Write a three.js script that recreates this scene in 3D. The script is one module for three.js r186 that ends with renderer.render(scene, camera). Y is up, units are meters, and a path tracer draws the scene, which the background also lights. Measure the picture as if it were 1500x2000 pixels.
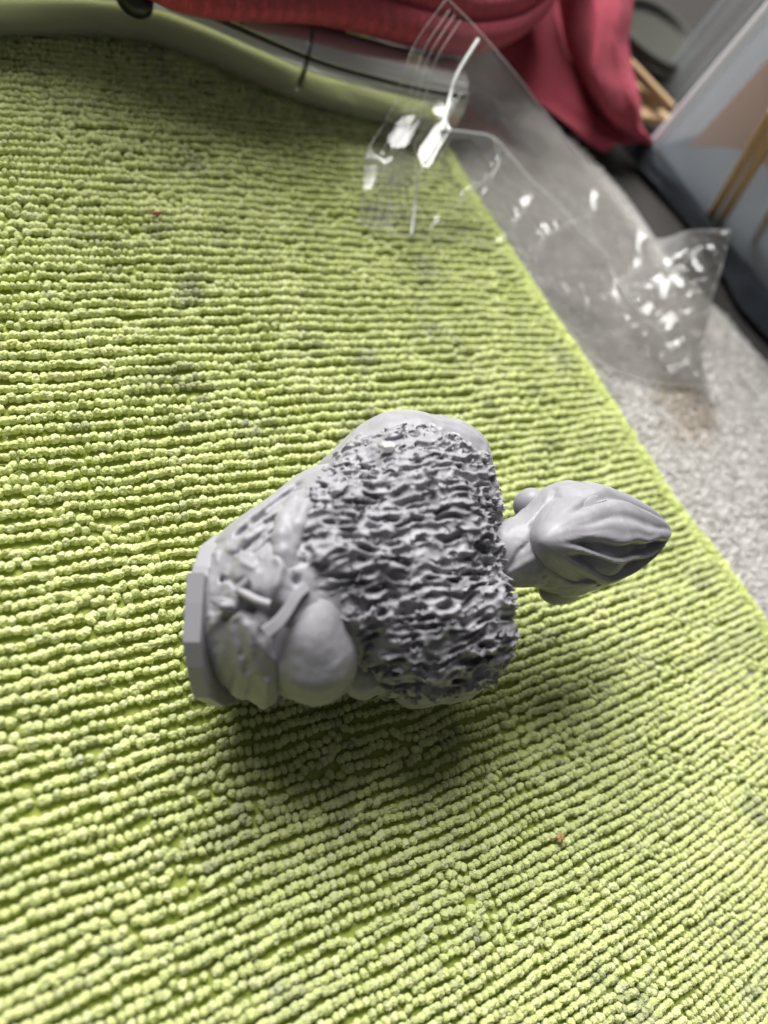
import * as THREE from 'three';
import { ImprovedNoise } from 'three/addons/math/ImprovedNoise.js';
import { mergeGeometries, mergeVertices } from 'three/addons/utils/BufferGeometryUtils.js';
import { RectAreaLightUniformsLib } from 'three/addons/lights/RectAreaLightUniformsLib.js';
import { RoundedBoxGeometry } from 'three/addons/geometries/RoundedBoxGeometry.js';

// ------------------------------------------------------------------ camera, light, exposure
const MM = 0.001;
const scene = new THREE.Scene();
const V = (x, y, z) => new THREE.Vector3(x, y, z);
const TILT = THREE.MathUtils.degToRad(57);                       // a hand-held phone, looking steeply down and rolled to the left
const CR = V(0.71407, 0.38129, -0.58713), CU = V(-0.70007, 0.38891, -0.59887), CF = V(0, -0.83867, -0.54464);
const EYE = CF.clone().multiplyScalar(-120);                     // millimetres above the cloth
const FOCAL = 1502;
const camera = new THREE.PerspectiveCamera(2 * THREE.MathUtils.radToDeg(Math.atan(1000 / FOCAL)), 0.75, 0.004, 6);
camera.position.copy(EYE).multiplyScalar(MM);
camera.quaternion.setFromRotationMatrix(new THREE.Matrix4().makeBasis(CR, CU, CF.clone().negate()));
camera.focus = 0.103; camera.userData.fStop = 11;
scene.background = new THREE.Color().setRGB(0.085, 0.085, 0.085);  // the dim room behind the photographer

const renderer = new THREE.WebGLRenderer({ antialias: true });
renderer.setSize(768, 1024);
renderer.toneMapping = THREE.LinearToneMapping;
renderer.toneMappingExposure = 1.27;
renderer.shadowMap.enabled = true;
RectAreaLightUniformsLib.init();

const WIN = { az: V(-0.86, 0, -0.51).normalize(), el: THREE.MathUtils.degToRad(43), dist: 0.95, w: 0.70, h: 0.58, power: 16.5 };
{
  const dir = WIN.az.clone().multiplyScalar(Math.cos(WIN.el)); dir.y = Math.sin(WIN.el);
  const w = new THREE.Group(); w.name = 'window'; w.position.copy(dir.multiplyScalar(WIN.dist)); w.lookAt(0, 0, 0);
  w.userData = { label: 'daylit window that lights the cloth from the upper left', category: 'window' };
  const pane = new THREE.Mesh(new THREE.PlaneGeometry(WIN.w, WIN.h), new THREE.MeshStandardMaterial({ color: 0x222222, emissive: 0xfbfaf6, emissiveIntensity: 0.6, roughness: 0.3 }));
  pane.name = 'pane'; pane.position.z = -0.012; w.add(pane);
  const fm = new THREE.MeshStandardMaterial({ color: 0xd8d6d0, roughness: 0.5 });
  for (const [x, y, a, b] of [[0, WIN.h / 2 + 0.03, WIN.w + 0.12, 0.06], [0, -WIN.h / 2 - 0.03, WIN.w + 0.12, 0.06], [WIN.w / 2 + 0.03, 0, 0.06, WIN.h], [-WIN.w / 2 - 0.03, 0, 0.06, WIN.h]]) {
    const f = new THREE.Mesh(new THREE.BoxGeometry(a, b, 0.04), fm); f.name = 'frame'; f.position.set(x, y, -0.02); f.castShadow = true; w.add(f);
  }
  const l = new THREE.RectAreaLight(0xfbfaf6, WIN.power, WIN.w, WIN.h); l.name = 'window_daylight'; l.lookAt(0, 0, 1); l.position.z = 0.002;
  l.rotation.set(0, Math.PI, 0); w.add(l);
  scene.add(w);
}

// ------------------------------------------------------------------ helpers
let seed = 20240611;
const rnd = () => { seed = (seed + 0x6D2B79F5) | 0; let t = Math.imul(seed ^ (seed >>> 15), 1 | seed); t = (t + Math.imul(t ^ (t >>> 7), 61 | t)) ^ t; return ((t ^ (t >>> 14)) >>> 0) / 4294967296; };
const rr = (a, b) => a + (b - a) * rnd();
const PN = new ImprovedNoise();
const noise = (x, y, z = 0.37) => PN.noise(x + 131.7, y + 57.3, z + 211.1);
const fbm = (x, y, z, o = 3) => { let s = 0, a = 1, n = 0; for (let i = 0; i < o; i++) { s += a * noise(x, y, z); n += a; a *= 0.5; x *= 2.03; y *= 2.03; z *= 2.03; } return s / n; };
const clamp = (x, a = 0, b = 1) => Math.min(b, Math.max(a, x));
const ss = (a, b, x) => { const t = clamp((x - a) / (b - a)); return t * t * (3 - 2 * t); };
const lerp = (a, b, t) => a + (b - a) * t;
// a place on the table: the point at height h (mm) that the photograph shows at pixel (px, py) of 1500 x 2000
function at(px, py, h = 0) {
  const d = CF.clone().multiplyScalar(FOCAL).addScaledVector(CR, px - 750).addScaledVector(CU, 1000 - py);
  return EYE.clone().addScaledVector(d, (h - EYE.y) / d.y);
}
const names = new Map();
function numbered(n) { const k = names.get(n) ?? 0; names.set(n, k + 1); return k ? `${n}_${String(k).padStart(3, '0')}` : n; }
function thing(name, label, category, base = V(0, 0, 0), extra = {}) {
  const g = new THREE.Group(); g.name = numbered(name); g.position.copy(base).multiplyScalar(MM);
  g.userData = { label, category, ...extra }; g.userData.base = base; scene.add(g); return g;
}
function part(name, geo, mat, parent, extra) {           // geometry in mm of the table
  const b = parent.userData?.base ?? V(0, 0, 0);
  let root = parent, off = V(0, 0, 0);
  while (root.parent && root.parent !== scene) root = root.parent;
  off.copy(root.userData.base ?? V(0, 0, 0));
  geo.translate(-off.x, -off.y, -off.z); geo.scale(MM, MM, MM);
  const m = new THREE.Mesh(geo, mat); m.name = name; m.castShadow = m.receiveShadow = true;
  if (extra) Object.assign(m.userData, extra);
  parent.add(m); return m;
}
const rgb = (r, g, b) => new THREE.Color().setRGB(r, g, b);
const std = (c, roughness, o = {}) => new THREE.MeshPhysicalMaterial({ color: c, roughness, side: THREE.DoubleSide, ...o });
function noiseTex(size, fn, color = false) {
  const d = new Uint8Array(size * size * 4);
  for (let y = 0; y < size; y++) for (let x = 0; x < size; x++) { const v = fn(x / size, y / size); const i = (y * size + x) * 4; for (let c = 0; c < 3; c++) d[i + c] = clamp(Array.isArray(v) ? v[c] : v) * 255; d[i + 3] = 255; }
  const t = new THREE.DataTexture(d, size, size); t.wrapS = t.wrapT = THREE.RepeatWrapping; t.magFilter = THREE.LinearFilter; t.minFilter = THREE.LinearMipmapLinearFilter; t.generateMipmaps = true;
  if (color) t.colorSpace = THREE.SRGBColorSpace; t.needsUpdate = true; return t;
}
function gridGeo(nu, nv, f) {                              // f(u, v) -> Vector3, uv in mm / 10
  const p = new Float32Array((nu + 1) * (nv + 1) * 3), uv = new Float32Array((nu + 1) * (nv + 1) * 2), idx = [];
  for (let j = 0, k = 0; j <= nv; j++) for (let i = 0; i <= nu; i++, k++) { const q = f(i / nu, j / nv); p[k * 3] = q.x; p[k * 3 + 1] = q.y; p[k * 3 + 2] = q.z; uv[k * 2] = q.x / 10; uv[k * 2 + 1] = q.z / 10; }
  for (let j = 0; j < nv; j++) for (let i = 0; i < nu; i++) { const a = j * (nu + 1) + i, b = a + 1, c = a + nu + 1, d = c + 1; idx.push(a, c, b, b, c, d); }
  const g = new THREE.BufferGeometry(); g.setAttribute('position', new THREE.BufferAttribute(p, 3)); g.setAttribute('uv', new THREE.BufferAttribute(uv, 2)); g.setIndex(idx); g.computeVertexNormals(); return g;
}
// a surface from a signed distance: naive surface nets on a grid of cells
function nets(sdf, lo, hi, cell) {
  const n = [0, 1, 2].map((k) => Math.ceil((hi.getComponent(k) - lo.getComponent(k)) / cell) + 1), [nx, ny, nz] = n, f = new Float32Array(nx * ny * nz);
  for (let z = 0, i = 0; z < nz; z++) for (let y = 0; y < ny; y++) for (let x = 0; x < nx; x++, i++) f[i] = sdf(lo.x + x * cell, lo.y + y * cell, lo.z + z * cell);
  const id = new Int32Array(nx * ny * nz).fill(-1), pos = [], idx = [], at3 = (x, y, z) => x + nx * (y + ny * z);
  const E = [[0, 1], [0, 2], [0, 4], [1, 3], [1, 5], [2, 3], [2, 6], [3, 7], [4, 5], [4, 6], [5, 7], [6, 7]], off = [0, 1, nx, nx + 1, nx * ny, nx * ny + 1, nx * ny + nx, nx * ny + nx + 1];
  for (let z = 0; z < nz - 1; z++) for (let y = 0; y < ny - 1; y++) for (let x = 0; x < nx - 1; x++) {
    const o = at3(x, y, z); let m = 0; for (let k = 0; k < 8; k++) if (f[o + off[k]] < 0) m |= 1 << k;
    if (m === 0 || m === 255) continue;
    let sx = 0, sy = 0, sz = 0, c = 0;
    for (const [a, b] of E) { if (((m >> a) & 1) === ((m >> b) & 1)) continue; const fa = f[o + off[a]], fb = f[o + off[b]], t = fa / (fa - fb); sx += (a & 1) + t * ((b & 1) - (a & 1)); sy += ((a >> 1) & 1) + t * (((b >> 1) & 1) - ((a >> 1) & 1)); sz += (a >> 2) + t * ((b >> 2) - (a >> 2)); c++; }
    id[o] = pos.length / 3; pos.push(lo.x + (x + sx / c) * cell, lo.y + (y + sy / c) * cell, lo.z + (z + sz / c) * cell);
  }
  const quad = (a, b, c, d, flip) => { if (a < 0 || b < 0 || c < 0 || d < 0) return; if (flip) idx.push(a, c, b, a, d, c); else idx.push(a, b, c, a, c, d); };
  for (let z = 1; z < nz - 1; z++) for (let y = 1; y < ny - 1; y++) for (let x = 1; x < nx - 1; x++) {
    const o = at3(x, y, z), s = f[o] < 0;
    if (s !== f[o + 1] < 0) quad(id[o - nx - nx * ny], id[o - nx * ny], id[o], id[o - nx], !s);
    if (s !== f[o + nx] < 0) quad(id[o - 1 - nx * ny], id[o - 1], id[o], id[o - nx * ny], !s);
    if (s !== f[o + nx * ny] < 0) quad(id[o - 1 - nx], id[o - nx], id[o], id[o - 1], !s);
  }
  const g = new THREE.BufferGeometry(); g.setAttribute('position', new THREE.Float32BufferAttribute(pos, 3)); g.setIndex(idx); g.computeVertexNormals(); return g;
}
const smin = (a, b, k) => { const h = Math.max(k - Math.abs(a - b), 0) / k; return Math.min(a, b) - h * h * k * 0.25; };
const smax = (a, b, k) => -smin(-a, -b, k);

const along = (L, t) => { const f = clamp(t) * (L.length - 1), i = Math.min(L.length - 2, Math.floor(f)), a = L[Math.max(0, i - 1)], b = L[i], c = L[i + 1], d = L[Math.min(L.length - 1, i + 2)], u = f - i; const cr = (p, q, r, s) => 0.5 * (2 * q + (r - p) * u + (2 * p - 5 * q + 4 * r - s) * u * u + (3 * q - p - 3 * r + s) * u * u * u); return V(cr(a.x, b.x, c.x, d.x), cr(a.y, b.y, c.y, d.y), cr(a.z, b.z, c.z, d.z)); };

// ------------------------------------------------------------------ the green cloth: backing and rows of looped pile
const clothHeight = (x, z) => 1.3 * fbm(x / 55 + 3, z / 55, 1.5, 2) + 0.5 * noise(x / 17, z / 17, 7.7);
const PHI = [[0, 1, 19.491], [0, 2, -0.011], [0, 3, 0.157], [0, 4, -0.296], [1, 0, 31.301], [1, 1, 0.2], [1, 2, 0.829], [1, 3, 0.306], [2, 0, 2.106], [2, 1, 0.116], [2, 2, 0.363], [3, 0, 1.456], [3, 1, -0.413], [4, 0, -0.208]];
const phi = (x, z) => { x /= 60; z /= 60; let s = 0; for (const [i, j, c] of PHI) s += c * x ** i * z ** j; return s; };   // row number at a place on the cloth
// hem of the cloth: where it ends towards the grey cloth
const HEM = [[700, 60], [830, 240], [930, 400], [1050, 580], [1150, 725], [1230, 855], [1300, 965], [1400, 1095], [1500, 1240], [1640, 1440]].map(([x, y]) => at(x, y, 0.8));
function hemSide(x, z) {                                  // signed distance to the hem, positive on the cloth
  let best = 1e9, sgn = 1;
  for (let i = 0; i < HEM.length - 1; i++) {
    const a = HEM[i], b = HEM[i + 1], dx = b.x - a.x, dz = b.z - a.z, t = clamp(((x - a.x) * dx + (z - a.z) * dz) / (dx * dx + dz * dz), i ? 0 : -9, i === HEM.length - 2 ? 9 : 1);
    const ex = x - a.x - t * dx, ez = z - a.z - t * dz, d = Math.hypot(ex, ez);
    if (d < best) { best = d; sgn = (dx * ez - dz * ex) > 0 ? 1 : -1; }
  }
  return best * sgn;
}
const sideOf = Math.sign(hemSide(at(300, 1500).x, at(300, 1500).z));
const onCloth = (x, z) => hemSide(x, z) * sideOf + 0.5 * noise(x / 4, z / 4, 3);
const CLOTH_EDGE = [[-140, -160], [110, -160], [110, 100], [-140, 100]];
const inView = (p, m) => { const d = p.clone().sub(EYE), z = d.dot(CF); if (z <= 0) return false; const px = 750 + FOCAL * d.dot(CR) / z, py = 1000 - FOCAL * d.dot(CU) / z; return px > -m && px < 1500 + m && py > -m && py < 2000 + m; };
{
  const cloth = thing('green_cloth', 'lime green ribbed microfibre cloth under the grey resin figurine', 'cloth');
  const backMat = std(rgb(0.30, 0.35, 0.07), 0.95, { sheen: 0.2 });
  // the woven backing that shows between the rows
  const x0 = -128, x1 = 112, z0 = -165, z1 = 96, st = 0.9, nx = Math.round((x1 - x0) / st), nz = Math.round((z1 - z0) / st), pos = [], idx = [], id = new Int32Array((nx + 1) * (nz + 1)).fill(-1);
  for (let j = 0; j <= nz; j++) for (let i = 0; i <= nx; i++) { const x = x0 + i * st, z = z0 + j * st; if (onCloth(x, z) < -0.2) continue; id[j * (nx + 1) + i] = pos.length / 3; pos.push(x, 1.08 + clothHeight(x, z), z); }
  for (let j = 0; j < nz; j++) for (let i = 0; i < nx; i++) { const a = id[j * (nx + 1) + i], b = id[j * (nx + 1) + i + 1], c = id[(j + 1) * (nx + 1) + i], d = id[(j + 1) * (nx + 1) + i + 1]; if (a >= 0 && b >= 0 && c >= 0) idx.push(a, c, b); if (b >= 0 && c >= 0 && d >= 0) idx.push(b, c, d); }
  const g = new THREE.BufferGeometry(); g.setAttribute('position', new THREE.Float32BufferAttribute(pos, 3)); g.setIndex(idx); g.computeVertexNormals();
  part('backing', g, backMat, cloth);
  // the loops of the pile: a few lumpy shapes, placed along the rows
  const pileMat = std(0xffffff, 0.95, { transmission: 0.36, thickness: 0, specularIntensity: 0.4, sheen: 0.15, sheenColor: rgb(0.8, 0.9, 0.6), sheenRoughness: 0.5 });
  const shapes = [];
  for (let k = 0; k < 10; k++) {
    const s = mergeVertices(new THREE.IcosahedronGeometry(1, 7).deleteAttribute('uv').deleteAttribute('normal'), 1e-4), p = s.attributes.position, v = V();
    for (let i = 0; i < p.count; i++) {
      v.fromBufferAttribute(p, i);
      const big = fbm(v.x * 1.1 + k * 9.1, v.y * 1.1, v.z * 1.1, 2), cr = Math.abs(noise(v.x * 2.3 + k * 5, v.y * 2.3 + 4, v.z * 2.3)), fine = noise(v.x * 6 + k, v.y * 6, v.z * 6 + 9);
      v.multiplyScalar(1 + 0.36 * big - 0.20 * Math.max(0, 0.14 - cr) / 0.14 + 0.10 * fine + 0.15 * noise(v.x * 9 + k, v.y * 9, v.z * 9));
      v.y = v.y * 1.0; p.setXYZ(i, v.x, v.y, v.z);
    }
    s.computeVertexNormals(); s.scale(MM, MM, MM); shapes.push(s);
  }
  const lists = shapes.map(() => []), m4 = new THREE.Matrix4(), q = new THREE.Quaternion(), e = new THREE.Euler(), col = new THREE.Color();
  for (let row = -110; row <= 90; row++) {
    // walk along the row: v runs with z, x solved from phi(x, z) = row
    let z = 98, x = (row - phi(0, z)) * 60 / 31.3, drift = rr(0, 99);
    let ok = 0;
    while (z > -168) {
      for (let it = 0; it < 3; it++) { const d = (phi(x + 0.05, z) - phi(x - 0.05, z)) / 0.1; x -= (phi(x, z) - row) / d; }
      const gx = (phi(x + 0.1, z) - phi(x - 0.1, z)) / 0.2, gz = (phi(x, z + 0.1) - phi(x, z - 0.1)) / 0.2, gl = Math.hypot(gx, gz), sp = 1 / gl, nx_ = gx / gl, nz_ = gz / gl;   // across the row
      const tx = nz_, tz = -nx_;                          // along it
      const wob = 0.26 * noise(z / 3.1, row * 7.31, 0.4) + 0.22 * noise(x / 9, z / 9, row * 0.21) + rr(-0.11, 0.11);
      const px = x + nx_ * wob * sp, pz = z + nz_ * wob * sp, side = onCloth(px, pz);
      const P = V(px, 0, pz);
      if (side > 0.1 && inView(P, 70)) {
        ok++;
        const bead = clamp(ss(-25, 45, pz) + 0.5 * noise(px / 12, pz / 12, 4)), patch = fbm(px / 7, pz / 7, row * 0.13, 2);
        const long = (rnd() < 0.08 ? rr(1.3, 1.7) : rr(0.85, 1.15)) * (0.96 + 0.35 * noise(px / 14, pz / 14, 8)), wide = rr(0.85, 1.15) * (1 + 0.4 * patch), tall = rr(0.8, 1.15) * (1 + 0.3 * patch);
        P.y = 1.45 + clothHeight(px, pz) + 0.28 * tall + (side < 2 ? -0.25 : 0);
        const crush = ss(0.18, 0.42, noise(px / 6 + 20, pz / 6, 2.5) + 0.5 * noise(px / 2.5, pz / 2.5, 8)); P.x += crush * rr(-0.35, 0.35); P.z += crush * rr(-0.35, 0.35); P.y -= 0.18 * crush;
        e.set(rr(-0.5, 0.5) * (1 + crush), Math.atan2(-tz, tx) + rr(-0.45, 0.45) * (1 + 2 * crush), rr(-0.35, 0.35) * (1 + crush), 'YXZ'); q.setFromEuler(e);
        m4.compose(P.multiplyScalar(MM), q, V(lerp(0.54, 0.60, bead) * long, lerp(0.56, 0.64, bead) * tall, lerp(0.60, 0.56, bead) * wide));
        // yarn colour: dyed lots a little apart, a few soiled tufts
        const soil = ss(0.16, 0.42, fbm(px / 9 + 40, pz / 9, 5.1, 3)) * rr(0.2, 1), t = rr(0.9, 1.08), pale = rr(0, 1) ** 3;
        col.setRGB(lerp(lerp(0.71, 0.77, pale), 0.37, soil * 0.75) * t, lerp(lerp(0.765, 0.81, pale), 0.39, soil * 0.75) * t, lerp(lerp(0.34, 0.45, pale), 0.23, soil * 0.6) * t);
        lists[Math.floor(rnd() * shapes.length)].push([m4.clone(), col.clone()]);
        z -= Math.abs(tz) * lerp(0.72, 1.0, bead) * rr(0.82, 1.16);
      } else z -= 0.9;
    }
  }
  for (let k = 0; k < HEM.length - 1; k++) for (let f = 0, n = Math.round(HEM[k].distanceTo(HEM[k + 1]) / 0.62); f < n; f++) for (const w of [0, 0.55, 1.1, 1.6]) {
    const p = along(HEM, (k + (f + rr(-0.3, 0.3)) / n) / (HEM.length - 1)), dir = HEM[k + 1].clone().sub(HEM[k]).setY(0).normalize(), inw = V(-dir.z * sideOf, 0, dir.x * sideOf).multiplyScalar(0.3 + w + rr(-0.2, 0.2));
    p.add(inw); if (!inView(p, 60)) continue;
    p.y = 1.25 + clothHeight(p.x, p.z) + rr(-0.05, 0.3) + 0.55 * Math.sin(0.4 + w * 1.4);
    e.set(rr(-0.3, 0.3), Math.atan2(-inw.z, inw.x) + rr(-0.5, 0.5), rr(-0.3, 0.3), 'YXZ'); q.setFromEuler(e);
    const t = rr(0.92, 1.08);
    lists[Math.floor(rnd() * shapes.length)].push([m4.compose(p.multiplyScalar(MM), q, V(rr(0.6, 1.1), rr(0.36, 0.55), rr(0.32, 0.5))).clone(), rgb(0.75 * t, 0.82 * t, 0.33 * t)]);
  }
  let total = 0;
  lists.forEach((l, k) => { const im = new THREE.InstancedMesh(shapes[k], pileMat, l.length); im.name = 'pile'; im.userData.kind = 'stuff'; l.forEach(([m, c], i) => { im.setMatrixAt(i, m); im.setColorAt(i, c); }); im.castShadow = im.receiveShadow = true; cloth.add(im); total += l.length; });
  // loose fibre ends that stand out of the pile
  const fg = []; for (let k = 0; k < 4; k++) { const g = new THREE.TubeGeometry(new THREE.CatmullRomCurve3([V(0, -0.3, 0), V(rr(-0.2, 0.2), 0.2, rr(-0.2, 0.2)), V(rr(-0.5, 0.5), rr(0.4, 0.6), rr(-0.5, 0.5)), V(rr(-0.9, 0.9), rr(0.4, 0.8), rr(-0.9, 0.9))]), 8, 0.022, 3); g.scale(MM, MM, MM); fg.push(g); }
  const fl = fg.map(() => []), all = lists.flat(), up = V(), sc = V(), qq = new THREE.Quaternion();
  for (let i = 0; i < 16000; i++) { const [m, c] = all[Math.floor(rnd() * all.length)]; m.decompose(up, qq, sc); up.x += rr(-0.4, 0.4) * MM; up.z += rr(-0.4, 0.4) * MM; up.y += 0.25 * MM; e.set(rr(-0.7, 0.7), rr(0, 6.28), rr(-0.7, 0.7)); q.setFromEuler(e); fl[i % 4].push([m4.compose(up, q, V(1, 1, 1).multiplyScalar(rr(0.6, 1.2))).clone(), c]); }
  const fm = std(0xffffff, 0.9, { transmission: 0.3, thickness: 0 });
  fl.forEach((l, k) => { const im = new THREE.InstancedMesh(fg[k], fm, l.length); im.name = 'fuzz'; im.userData.kind = 'stuff'; l.forEach(([m, c], i) => { im.setMatrixAt(i, m); im.setColorAt(i, c); }); im.castShadow = im.receiveShadow = true; cloth.add(im); });
  // two specks caught in the pile
  const speck = (px, py, name, label, cat, c, sx, sy, sz) => { const b = at(px, py, 2.6), t = thing(name, label, cat, b.clone()), g = new THREE.IcosahedronGeometry(1, 4), p = g.attributes.position, v = V(); for (let i = 0; i < p.count; i++) { v.fromBufferAttribute(p, i); v.multiplyScalar(1 + 0.5 * noise(v.x * 1.5, v.y * 1.5, v.z * 1.5 + px)); p.setXYZ(i, v.x, v.y, v.z); } g.computeVertexNormals(); g.rotateY(0.8); g.scale(sx, sy, sz); g.rotateY(px); g.translate(b.x, b.y, b.z); part('grain', g, std(c, 0.8), t); };
  speck(1095, 1636, 'crumb', 'tiny tan crumb in the green pile below the figurine head', 'crumb', rgb(0.36, 0.22, 0.10), 0.6, 0.45, 0.5);
  speck(306, 416, 'lint', 'tiny reddish brown lint speck in the green pile at upper left', 'lint', rgb(0.25, 0.08, 0.03), 0.9, 0.25, 0.3);
}
const groundY = (x, z) => 1.9 + clothHeight(x, z);

// ------------------------------------------------------------------ table and the grey cloth
const tableMat = std(rgb(0.045, 0.042, 0.040), 0.9, { specularIntensity: 0.3 });
{
  const g = gridGeo(2, 2, (u, v) => V(lerp(-400, 400, u), -1.6, lerp(-600, 300, v)));
  const t = part('table', g, tableMat, scene, { kind: 'structure', label: 'dark table top beyond the cloths' });
}

// ------------------------------------------------------------------ the figurine
// its frame: A from plinth to head, lifted a little, B towards the lower edge of the photograph, U out of its back
const A = V(0.694, 0.175, -0.698).normalize(), B = V(0.709, 0, 0.705), U = B.clone().cross(A).normalize();
const resin = std(rgb(0.33, 0.322, 0.352), 0.74, { specularIntensity: 0.8, transmission: 0.22, thickness: 0, clearcoat: 0.55, clearcoatRoughness: 0.36 });
function ell(px, py, h, ra, ru, rb, turn = 0) {            // ellipsoid; turn rotates A towards B
  const c = at(px, py, h), cs = Math.cos(turn), sn = Math.sin(turn);
  const ax = A.x * cs + B.x * sn, ay = A.y * cs + B.y * sn, az = A.z * cs + B.z * sn, bx = B.x * cs - A.x * sn, by = B.y * cs - A.y * sn, bz = B.z * cs - A.z * sn;
  return (x, y, z) => {
    x -= c.x; y -= c.y; z -= c.z;
    const a = (x * ax + y * ay + z * az) / ra, u = (x * U.x + y * U.y + z * U.z) / ru, b = (x * bx + y * by + z * bz) / rb;
    const k0 = Math.sqrt(a * a + u * u + b * b), k1 = Math.sqrt((a / ra) ** 2 + (u / ru) ** 2 + (b / rb) ** 2);
    return k1 < 1e-6 ? -Math.min(ra, ru, rb) : k0 * (k0 - 1) / k1;
  };
}
function cap(p, q, r0, r1) {                               // tapered capsule between two [px, py, h]
  const a = at(...p), b = at(...q), d = b.clone().sub(a), l2 = d.lengthSq();
  return (x, y, z) => { const t = clamp(((x - a.x) * d.x + (y - a.y) * d.y + (z - a.z) * d.z) / l2); return Math.hypot(x - a.x - d.x * t, y - a.y - d.y * t, z - a.z - d.z * t) - lerp(r0, r1, t); };
}
const join = (k, ...fs) => (x, y, z) => { let d = fs[0](x, y, z); for (let i = 1; i < fs.length; i++) d = smin(d, fs[i](x, y, z), k); return d; };
const rest = (f) => (x, y, z) => smax(f(x, y, z), 1.25 - y, 0.6);      // nothing of it sinks into the cloth
const local = (x, y, z) => { const o = FO; return [(x - o.x) * A.x + (y - o.y) * A.y + (z - o.z) * A.z, (x - o.x) * U.x + (y - o.y) * U.y + (z - o.z) * U.z, (x - o.x) * B.x + (y - o.y) * B.y + (z - o.z) * B.z]; };
const FO = at(790, 1095, 16);
const fig = thing('resin_figurine', 'unpainted grey resin bust with shaggy fur cape lying on the green cloth', 'figurine', V(at(640, 1200, 0).x, 1.7, at(640, 1200, 0).z));
const box = (pts, r) => { const lo = V(1e9, 1e9, 1e9), hi = lo.clone().negate(); for (const p of pts) { const v = at(...p); lo.min(v.clone().subScalar(r)); hi.max(v.clone().addScalar(r)); } lo.y = Math.max(lo.y, 1); return [lo, hi]; };

// cuts and welts drawn on a part: points, half width, depth (negative: raised), as a depth at (a, b) of the figure's frame
function carver(lines, x0, y0, k, h) {
  const L = lines.map(([p, w, d]) => [p.map(([X, Y]) => { const q = at(x0 + X / k, y0 + Y / k, h), l = local(q.x, q.y, q.z); return [l[0], l[2]]; }), w, d]);
  return (a, b) => {
    let s = 0;
    for (const [p, w, d] of L) { let m = 1e9; for (let i = 0; i < p.length - 1; i++) { const dx = p[i + 1][0] - p[i][0], dy = p[i + 1][1] - p[i][1], t = clamp(((a - p[i][0]) * dx + (b - p[i][1]) * dy) / (dx * dx + dy * dy)); m = Math.min(m, (a - p[i][0] - t * dx) ** 2 + (b - p[i][1] - t * dy) ** 2); } if (m < 9 * w * w) s += d * Math.exp(-m / (w * w)); }
    return s;
  };
}
// the point of a part's surface that the photograph shows at a pixel, lifted a little
function onto(sdf, px, py, lift = 0) { const d = CF.clone().multiplyScalar(FOCAL).addScaledVector(CR, px - 750).addScaledVector(CU, 1000 - py).normalize(), p = EYE.clone().addScaledVector(d, 60); for (let i = 0; i < 120; i++) { const v = sdf(p.x, p.y, p.z) - lift; if (v < 0.03) break; p.addScaledVector(d, Math.max(0.03, v * 0.7)); } return p; }
const SURF = {};
const cast = resin.clone(); cast.vertexColors = true;                  // cured resin is a little uneven in tone: paler films, fine dust
function tinted(g) { const p = g.attributes.position, c = new Float32Array(p.count * 3); for (let i = 0; i < p.count; i++) { const x = p.getX(i), y = p.getY(i), z = p.getZ(i), f = 0.97 + 0.10 * fbm(x / 4, y / 4, z / 4, 3) + 0.10 * ss(0.02, 0.10, fbm(x / 3 + 9, y / 3, z / 3, 3)) + (noise(x * 2.3, y * 2.3, z * 2.3) > 0.52 ? 0.16 : 0); c[i * 3] = f; c[i * 3 + 1] = f * (1 + 0.015 * noise(x / 5, y / 5, 4)); c[i * 3 + 2] = f; } g.setAttribute('color', new THREE.BufferAttribute(c, 3)); return g; }
// Worley noise: distances to the two nearest feature points, and the nearest one's own number
const h3 = (x, y, z) => { let h = Math.imul(x, 374761393) ^ Math.imul(y, 668265263) ^ Math.imul(z, 2147483647 ^ 0x5bd1e995); h = Math.imul(h ^ (h >>> 13), 1274126177); h ^= h >>> 16; return h >>> 0; };
const W = [0, 0, 0];
function worley(x, y, z) {
  const ix = Math.floor(x), iy = Math.floor(y), iz = Math.floor(z); let f1 = 9, f2 = 9, own = 0;
  for (let c = -1; c <= 1; c++) for (let b = -1; b <= 1; b++) for (let a = -1; a <= 1; a++) {
    const h = h3(ix + a, iy + b, iz + c), dx = ix + a + (h & 1023) / 1023 - x, dy = iy + b + ((h >>> 10) & 1023) / 1023 - y, dz = iz + c + ((h >>> 20) & 1023) / 1023 - z, d = dx * dx + dy * dy + dz * dz;
    if (d < f1) { f2 = f1; f1 = d; own = h; } else if (d < f2) f2 = d;
  }
  W[0] = Math.sqrt(f1); W[1] = Math.sqrt(f2); W[2] = (Math.imul(own, 2654435761) >>> 8 & 65535) / 65535; return W;
}
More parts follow.
